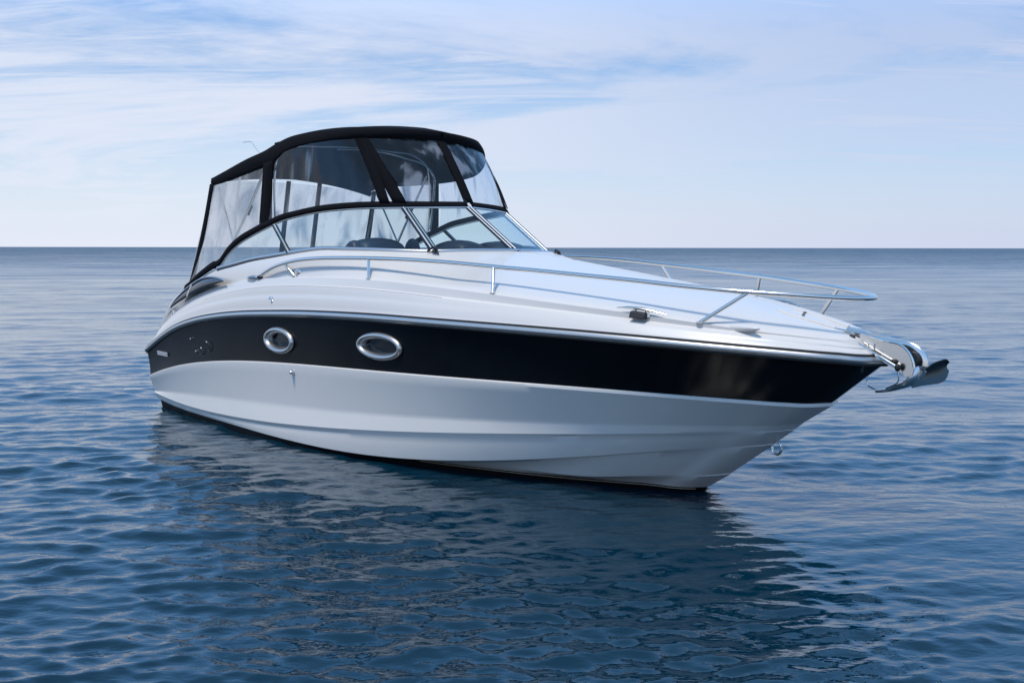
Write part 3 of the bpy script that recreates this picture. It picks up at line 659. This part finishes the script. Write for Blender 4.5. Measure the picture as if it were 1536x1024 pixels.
# ------------------------------------------------------------------ sea
def sea():
    r = [2.2]
    while r[-1] < 60: r.append(r[-1]*1.0042)
    while r[-1] < 900: r.append(r[-1]*1.006)
    while r[-1] < 40000: r.append(r[-1]*1.04)
    r = np.array(r)
    th = np.concatenate([np.linspace(-38, 38, 620), np.linspace(40, 320, 90)]); th = np.radians(90-th)
    RR, TT = np.meshgrid(r, th, indexing='ij')
    X = RR*np.cos(TT); Y = RR*np.sin(TT)
    cell = np.maximum(np.gradient(r)[:,None]*np.ones_like(TT), RR*R(76/620)*1.0)
    wide = np.abs(np.degrees(TT)-90) > 38.5; cell = np.where(wide, RR*R(3.2), cell)
    P_ = 0
    pl = [(l_, rng.uniform(0, 6.28), rng.uniform(0, 6.28)) for l_ in (3.1, 4.7, 7.9, 12.3, 19)]
    def patches(X, Y): return np.clip(1+.28*sum(np.sin(6.283/l_*(X*math.cos(a_)*.6+Y*math.sin(a_))+p_) for l_, a_, p_ in pl), .35, 1.9)
    patch = patches(X, Y)
    Z = np.zeros_like(X); DX = np.zeros_like(X); DY = np.zeros_like(X)
    n = 230
    lam = np.exp(np.linspace(math.log(.10), math.log(14), n))*rng.uniform(.96, 1.04, n)
    main = R(-84)
    for l in lam:
        spread = R(20) if l > .8 else R(30)
        a = main+rng.normal()*spread; k = 2*math.pi/l
        slope = .0068*np.interp(math.log(l), [math.log(.10), math.log(.25), math.log(.5), math.log(1.0), math.log(2.2), math.log(5), math.log(14)], [4.4, 3.4, 1.5, 1.0, .62, .38, .14])
        A = slope/k*rng.uniform(.6, 1.4); ph = rng.uniform(0, 6.283)
        wgt = np.clip((l/cell-2.5)/3.0, 0, 1)
        if not wgt.any(): continue
        arg = k*(X*math.cos(a)+Y*math.sin(a))+ph; s_, c_ = np.sin(arg), np.cos(arg)
        if l < 1.0: wgt = wgt*patch
        Z += wgt*A*c_; q = .8*A*wgt; DX -= q*math.cos(a)*s_; DY -= q*math.sin(a)*s_
    X = X+DX; Y = Y+DY
    a, b = X.shape
    v = np.stack([X, Y, Z], -1).reshape(-1, 3)
    i, j = np.meshgrid(np.arange(a-1), np.arange(b-1), indexing='ij')
    f = np.stack([i*b+j, i*b+j+1, (i+1)*b+j+1, (i+1)*b+j], -1).reshape(-1, 4)
    i = np.arange(a-1); f2 = np.stack([i*b+b-1, i*b, (i+1)*b, (i+1)*b+b-1], -1); f = np.vstack([f, f2])
    cidx = len(v); v = np.vstack([v, [[0, 0, 0]]])
    me = bpy.data.meshes.new('sea'); me.vertices.add(len(v)); me.vertices.foreach_set('co', v.ravel())
    tri = np.stack([np.full(b, cidx), np.arange(b), (np.arange(b)+1) % b], -1)
    loops = np.concatenate([f.ravel(), tri.ravel()]); nf = len(f); nt = len(tri)
    me.loops.add(len(loops)); me.loops.foreach_set('vertex_index', loops)
    me.polygons.add(nf+nt); me.polygons.foreach_set('loop_start', np.concatenate([np.arange(nf)*4, nf*4+np.arange(nt)*3]))
    me.update(calc_edges=True); me.validate()
    me.polygons.foreach_set('use_smooth', [True]*len(me.polygons))
    import bmesh
    if me.polygons[0].normal.z < 0: me.flip_normals()
    o = bpy.data.objects.new('sea', me); COL.objects.link(o); o['kind'] = 'structure'
    m = mat('sea_water', (.001,.021,.039), .03, ior=1.55)
    bs = m.node_tree.nodes['Principled BSDF']
    # ripples too fine for the mesh; with distance they are carried by the roughness instead
    geo = N(m, 'ShaderNodeNewGeometry'); ln = N(m, 'ShaderNodeVectorMath', operation='LENGTH'); L(m, geo.outputs['Position'], ln.inputs[0])
    def rng_(a, b, c, d):
        q = N(m, 'ShaderNodeMapRange'); q.inputs[1].default_value = a; q.inputs[2].default_value = b; q.inputs[3].default_value = c; q.inputs[4].default_value = d
        L(m, ln.outputs['Value'], q.inputs[0]); return q.outputs[0]
    lg = N(m, 'ShaderNodeMath', operation='LOGARITHM'); L(m, ln.outputs['Value'], lg.inputs[0]); lg.inputs[1].default_value = 10
    rr_ = N(m, 'ShaderNodeMapRange'); L(m, lg.outputs[0], rr_.inputs[0])
    for q_, v_ in zip((1, 2, 3, 4), (1.1, 2.8, .006, .34)): rr_.inputs[q_].default_value = v_
    wind = noise(m, .035, 3, .5, (1,5,1)); wr_ = N(m, 'ShaderNodeMapRange'); L(m, wind, wr_.inputs[0])
    for q_, v_ in zip((1, 2, 3, 4), (.35, .65, .7, 1.3)): wr_.inputs[q_].default_value = v_
    mu = N(m, 'ShaderNodeMath', operation='MULTIPLY'); L(m, rr_.outputs[0], mu.inputs[0]); L(m, wr_.outputs[0], mu.inputs[1]); L(m, mu.outputs[0], bs.inputs['Roughness'])
    f1 = noise(m, 3.0, 3, .5, (1,1.9,1), rot=(0,0,R(12)), dist=.3)
    f2_ = noise(m, 10, 3, .5, (1,1.9,1), rot=(0,0,R(-14)), dist=.3)
    f3 = noise(m, .11, 4, .55, (1,2.6,1), rot=(0,0,R(6)), dist=.3)
    b1 = N(m, 'ShaderNodeBump'); b1.inputs['Distance'].default_value = .014; L(m, f1, b1.inputs['Height'])
    b2 = N(m, 'ShaderNodeBump'); b2.inputs['Distance'].default_value = .004; L(m, f2_, b2.inputs['Height'])
    b3 = N(m, 'ShaderNodeBump'); b3.inputs['Distance'].default_value = 2.6; L(m, f3, b3.inputs['Height']); L(m, rng_(50, 200, 0, 1), b3.inputs['Strength'])
    L(m, b3.outputs[0], b1.inputs['Normal']); L(m, b1.outputs[0], b2.inputs['Normal']); L(m, b2.outputs[0], bs.inputs['Normal'])
    me.materials.append(m)
sea()

# ------------------------------------------------------------------ sky, sun
SUN_EL, SUN_AZ = 67, -144       # azimuth clockwise from +Y
Wd = bpy.data.worlds.new('World'); S.world = Wd; Wd.use_nodes = True; nt = Wd.node_tree
class WW: node_tree = nt
w_ = WW()
bg = nt.nodes['Background']; sky = N(w_, 'ShaderNodeTexSky'); sky.sky_type = 'NISHITA'; sky.sun_disc = False
sky.sun_elevation = R(SUN_EL); sky.sun_rotation = R(SUN_AZ); sky.air_density = 1.0; sky.dust_density = .2; sky.ozone_density = 3.5
tc = N(w_, 'ShaderNodeTexCoord'); sx = N(w_, 'ShaderNodeSeparateXYZ'); L(w_, tc.outputs['Generated'], sx.inputs[0])
def math_(op, a, b=None, clamp=False):
    n = N(w_, 'ShaderNodeMath', operation=op); n.use_clamp = clamp
    for i, q in enumerate((a, b)):
        if q is None: continue
        if isinstance(q, (int, float)): n.inputs[i].default_value = q
        else: L(w_, q, n.inputs[i])
    return n.outputs[0]
zz = math_('MAXIMUM', sx.outputs[2], 0.0); zd = math_('ADD', zz, .09)
u = math_('DIVIDE', sx.outputs[0], zd); v = math_('DIVIDE', sx.outputs[1], zd)
cb = N(w_, 'ShaderNodeCombineXYZ'); L(w_, u, cb.inputs[0]); L(w_, v, cb.inputs[1])
def cl(scale, ms, rot, detail, rough, dist, lo, hi, off=(0,0,0)):
    mp = N(w_, 'ShaderNodeMapping'); mp.inputs['Scale'].default_value = ms; mp.inputs['Rotation'].default_value = (0,0,R(rot)); mp.inputs['Location'].default_value = off
    nz = N(w_, 'ShaderNodeTexNoise'); nz.inputs['Scale'].default_value = scale; nz.inputs['Detail'].default_value = detail; nz.inputs['Roughness'].default_value = rough; nz.inputs['Distortion'].default_value = dist
    L(w_, cb.outputs[0], mp.inputs[0]); L(w_, mp.outputs[0], nz.inputs['Vector'])
    mr = N(w_, 'ShaderNodeMapRange'); mr.interpolation_type = 'SMOOTHSTEP'; mr.inputs[1].default_value = lo; mr.inputs[2].default_value = hi
    L(w_, nz.outputs['Fac'], mr.inputs[0]); return mr.outputs[0]
c1 = cl(.45, (1.0,1.0,1), 8, 8, .62, .9, .33, .57, (3.1,1.7,0)); c2 = cl(1.5, (.4,2.2,1), 10, 10, .66, .8, .36, .64, (7,2,0))
cm = math_('MULTIPLY', math_('MAXIMUM', c1, math_('MULTIPLY', c2, .8)), .9)
# horizon veil
mr = N(w_, 'ShaderNodeMapRange'); mr.inputs[1].default_value = .0; mr.inputs[2].default_value = .19; mr.inputs[3].default_value = .97; mr.inputs[4].default_value = .0; L(w_, zz, mr.inputs[0])
hi = N(w_, 'ShaderNodeMapRange'); hi.inputs[1].default_value = .22; hi.inputs[2].default_value = .5; hi.inputs[3].default_value = 1; hi.inputs[4].default_value = .35; L(w_, zz, hi.inputs[0])
lx = N(w_, 'ShaderNodeMapRange'); lx.interpolation_type = 'SMOOTHSTEP'; lx.inputs[1].default_value = -.15; lx.inputs[2].default_value = .35; lx.inputs[3].default_value = 1; lx.inputs[4].default_value = .72; L(w_, sx.outputs[0], lx.inputs[0])
cm = math_('MAXIMUM', math_('MULTIPLY', cm, lx.outputs[0]), math_('MULTIPLY', c2, .8))
cm = math_('MULTIPLY', cm, hi.outputs[0])
veil = math_('MAXIMUM', mr.outputs[0], cm)
scl = N(w_, 'ShaderNodeVectorMath', operation='MULTIPLY'); L(w_, sky.outputs[0], scl.inputs[0]); scl.inputs[1].default_value = (.78,.96,1.16)
mx = N(w_, 'ShaderNodeMix', data_type='RGBA'); L(w_, veil, mx.inputs['Factor']); L(w_, scl.outputs[0], mx.inputs[6]); lr = N(w_, 'ShaderNodeMapRange'); lr.interpolation_type = 'SMOOTHSTEP'; lr.inputs[1].default_value = -.35; lr.inputs[2].default_value = .55; L(w_, sx.outputs[0], lr.inputs[0])
vc = N(w_, 'ShaderNodeMix', data_type='RGBA'); L(w_, lr.outputs[0], vc.inputs['Factor']); vc.inputs[6].default_value = (6.7,7.05,8.1,1); vc.inputs[7].default_value = (5.1,5.6,7.2,1)
L(w_, vc.outputs[2], mx.inputs[7])
up = N(w_, 'ShaderNodeMapRange'); up.interpolation_type = 'SMOOTHSTEP'; up.inputs[1].default_value = .16; up.inputs[2].default_value = .30; up.inputs[3].default_value = 0; up.inputs[4].default_value = .72; L(w_, zz, up.inputs[0])
mu_ = N(w_, 'ShaderNodeMix', data_type='RGBA'); L(w_, up.outputs[0], mu_.inputs['Factor']); L(w_, mx.outputs[2], mu_.inputs[6]); mu_.inputs[7].default_value = (2.2,5.8,11.8,1)
zt = N(w_, 'ShaderNodeMapRange'); zt.interpolation_type = 'SMOOTHSTEP'; zt.inputs[1].default_value = .42; zt.inputs[2].default_value = .85; zt.inputs[3].default_value = 0; zt.inputs[4].default_value = .88; L(w_, zz, zt.inputs[0])
mz = N(w_, 'ShaderNodeMix', data_type='RGBA'); L(w_, zt.outputs[0], mz.inputs['Factor']); L(w_, mu_.outputs[2], mz.inputs[6]); mz.inputs[7].default_value = (1.5,2.6,4.3,1)
L(w_, mz.outputs[2], bg.inputs[0]); bg.inputs[1].default_value = .1
sun = bpy.data.lights.new('sun', 'SUN'); sun.energy = 2.3; sun.angle = R(11); sun.color = (1,.95,.89)
so = bpy.data.objects.new('sun', sun); COL.objects.link(so)
az = R(SUN_AZ); el = R(SUN_EL); d = Vector((math.sin(az)*math.cos(el), math.cos(az)*math.cos(el), math.sin(el)))
so.rotation_euler = (-d).to_track_quat('-Z', 'Y').to_euler(); so.location = d*50

# ------------------------------------------------------------------ camera
cam = bpy.data.cameras.new('camera'); co = bpy.data.objects.new('camera', cam); COL.objects.link(co); S.camera = co
cam.sensor_width = 36; cam.lens = 36*1650/1536; cam.clip_end = 100000; cam.clip_start = .1
co.location = (0, 0, 2.0); co.rotation_euler = (R(90)-.085067, .0, 0)
co.rotation_euler.rotate_axis('Z', .0015)
S.view_settings.view_transform = 'Standard'; S.view_settings.look = 'None'; S.view_settings.exposure = .24; S.cycles.caustics_reflective = False; S.cycles.sample_clamp_indirect = 1.2; S.cycles.caustics_refractive = False; S.view_settings.gamma = 1
S.render.resolution_x = 1024; S.render.resolution_y = 682
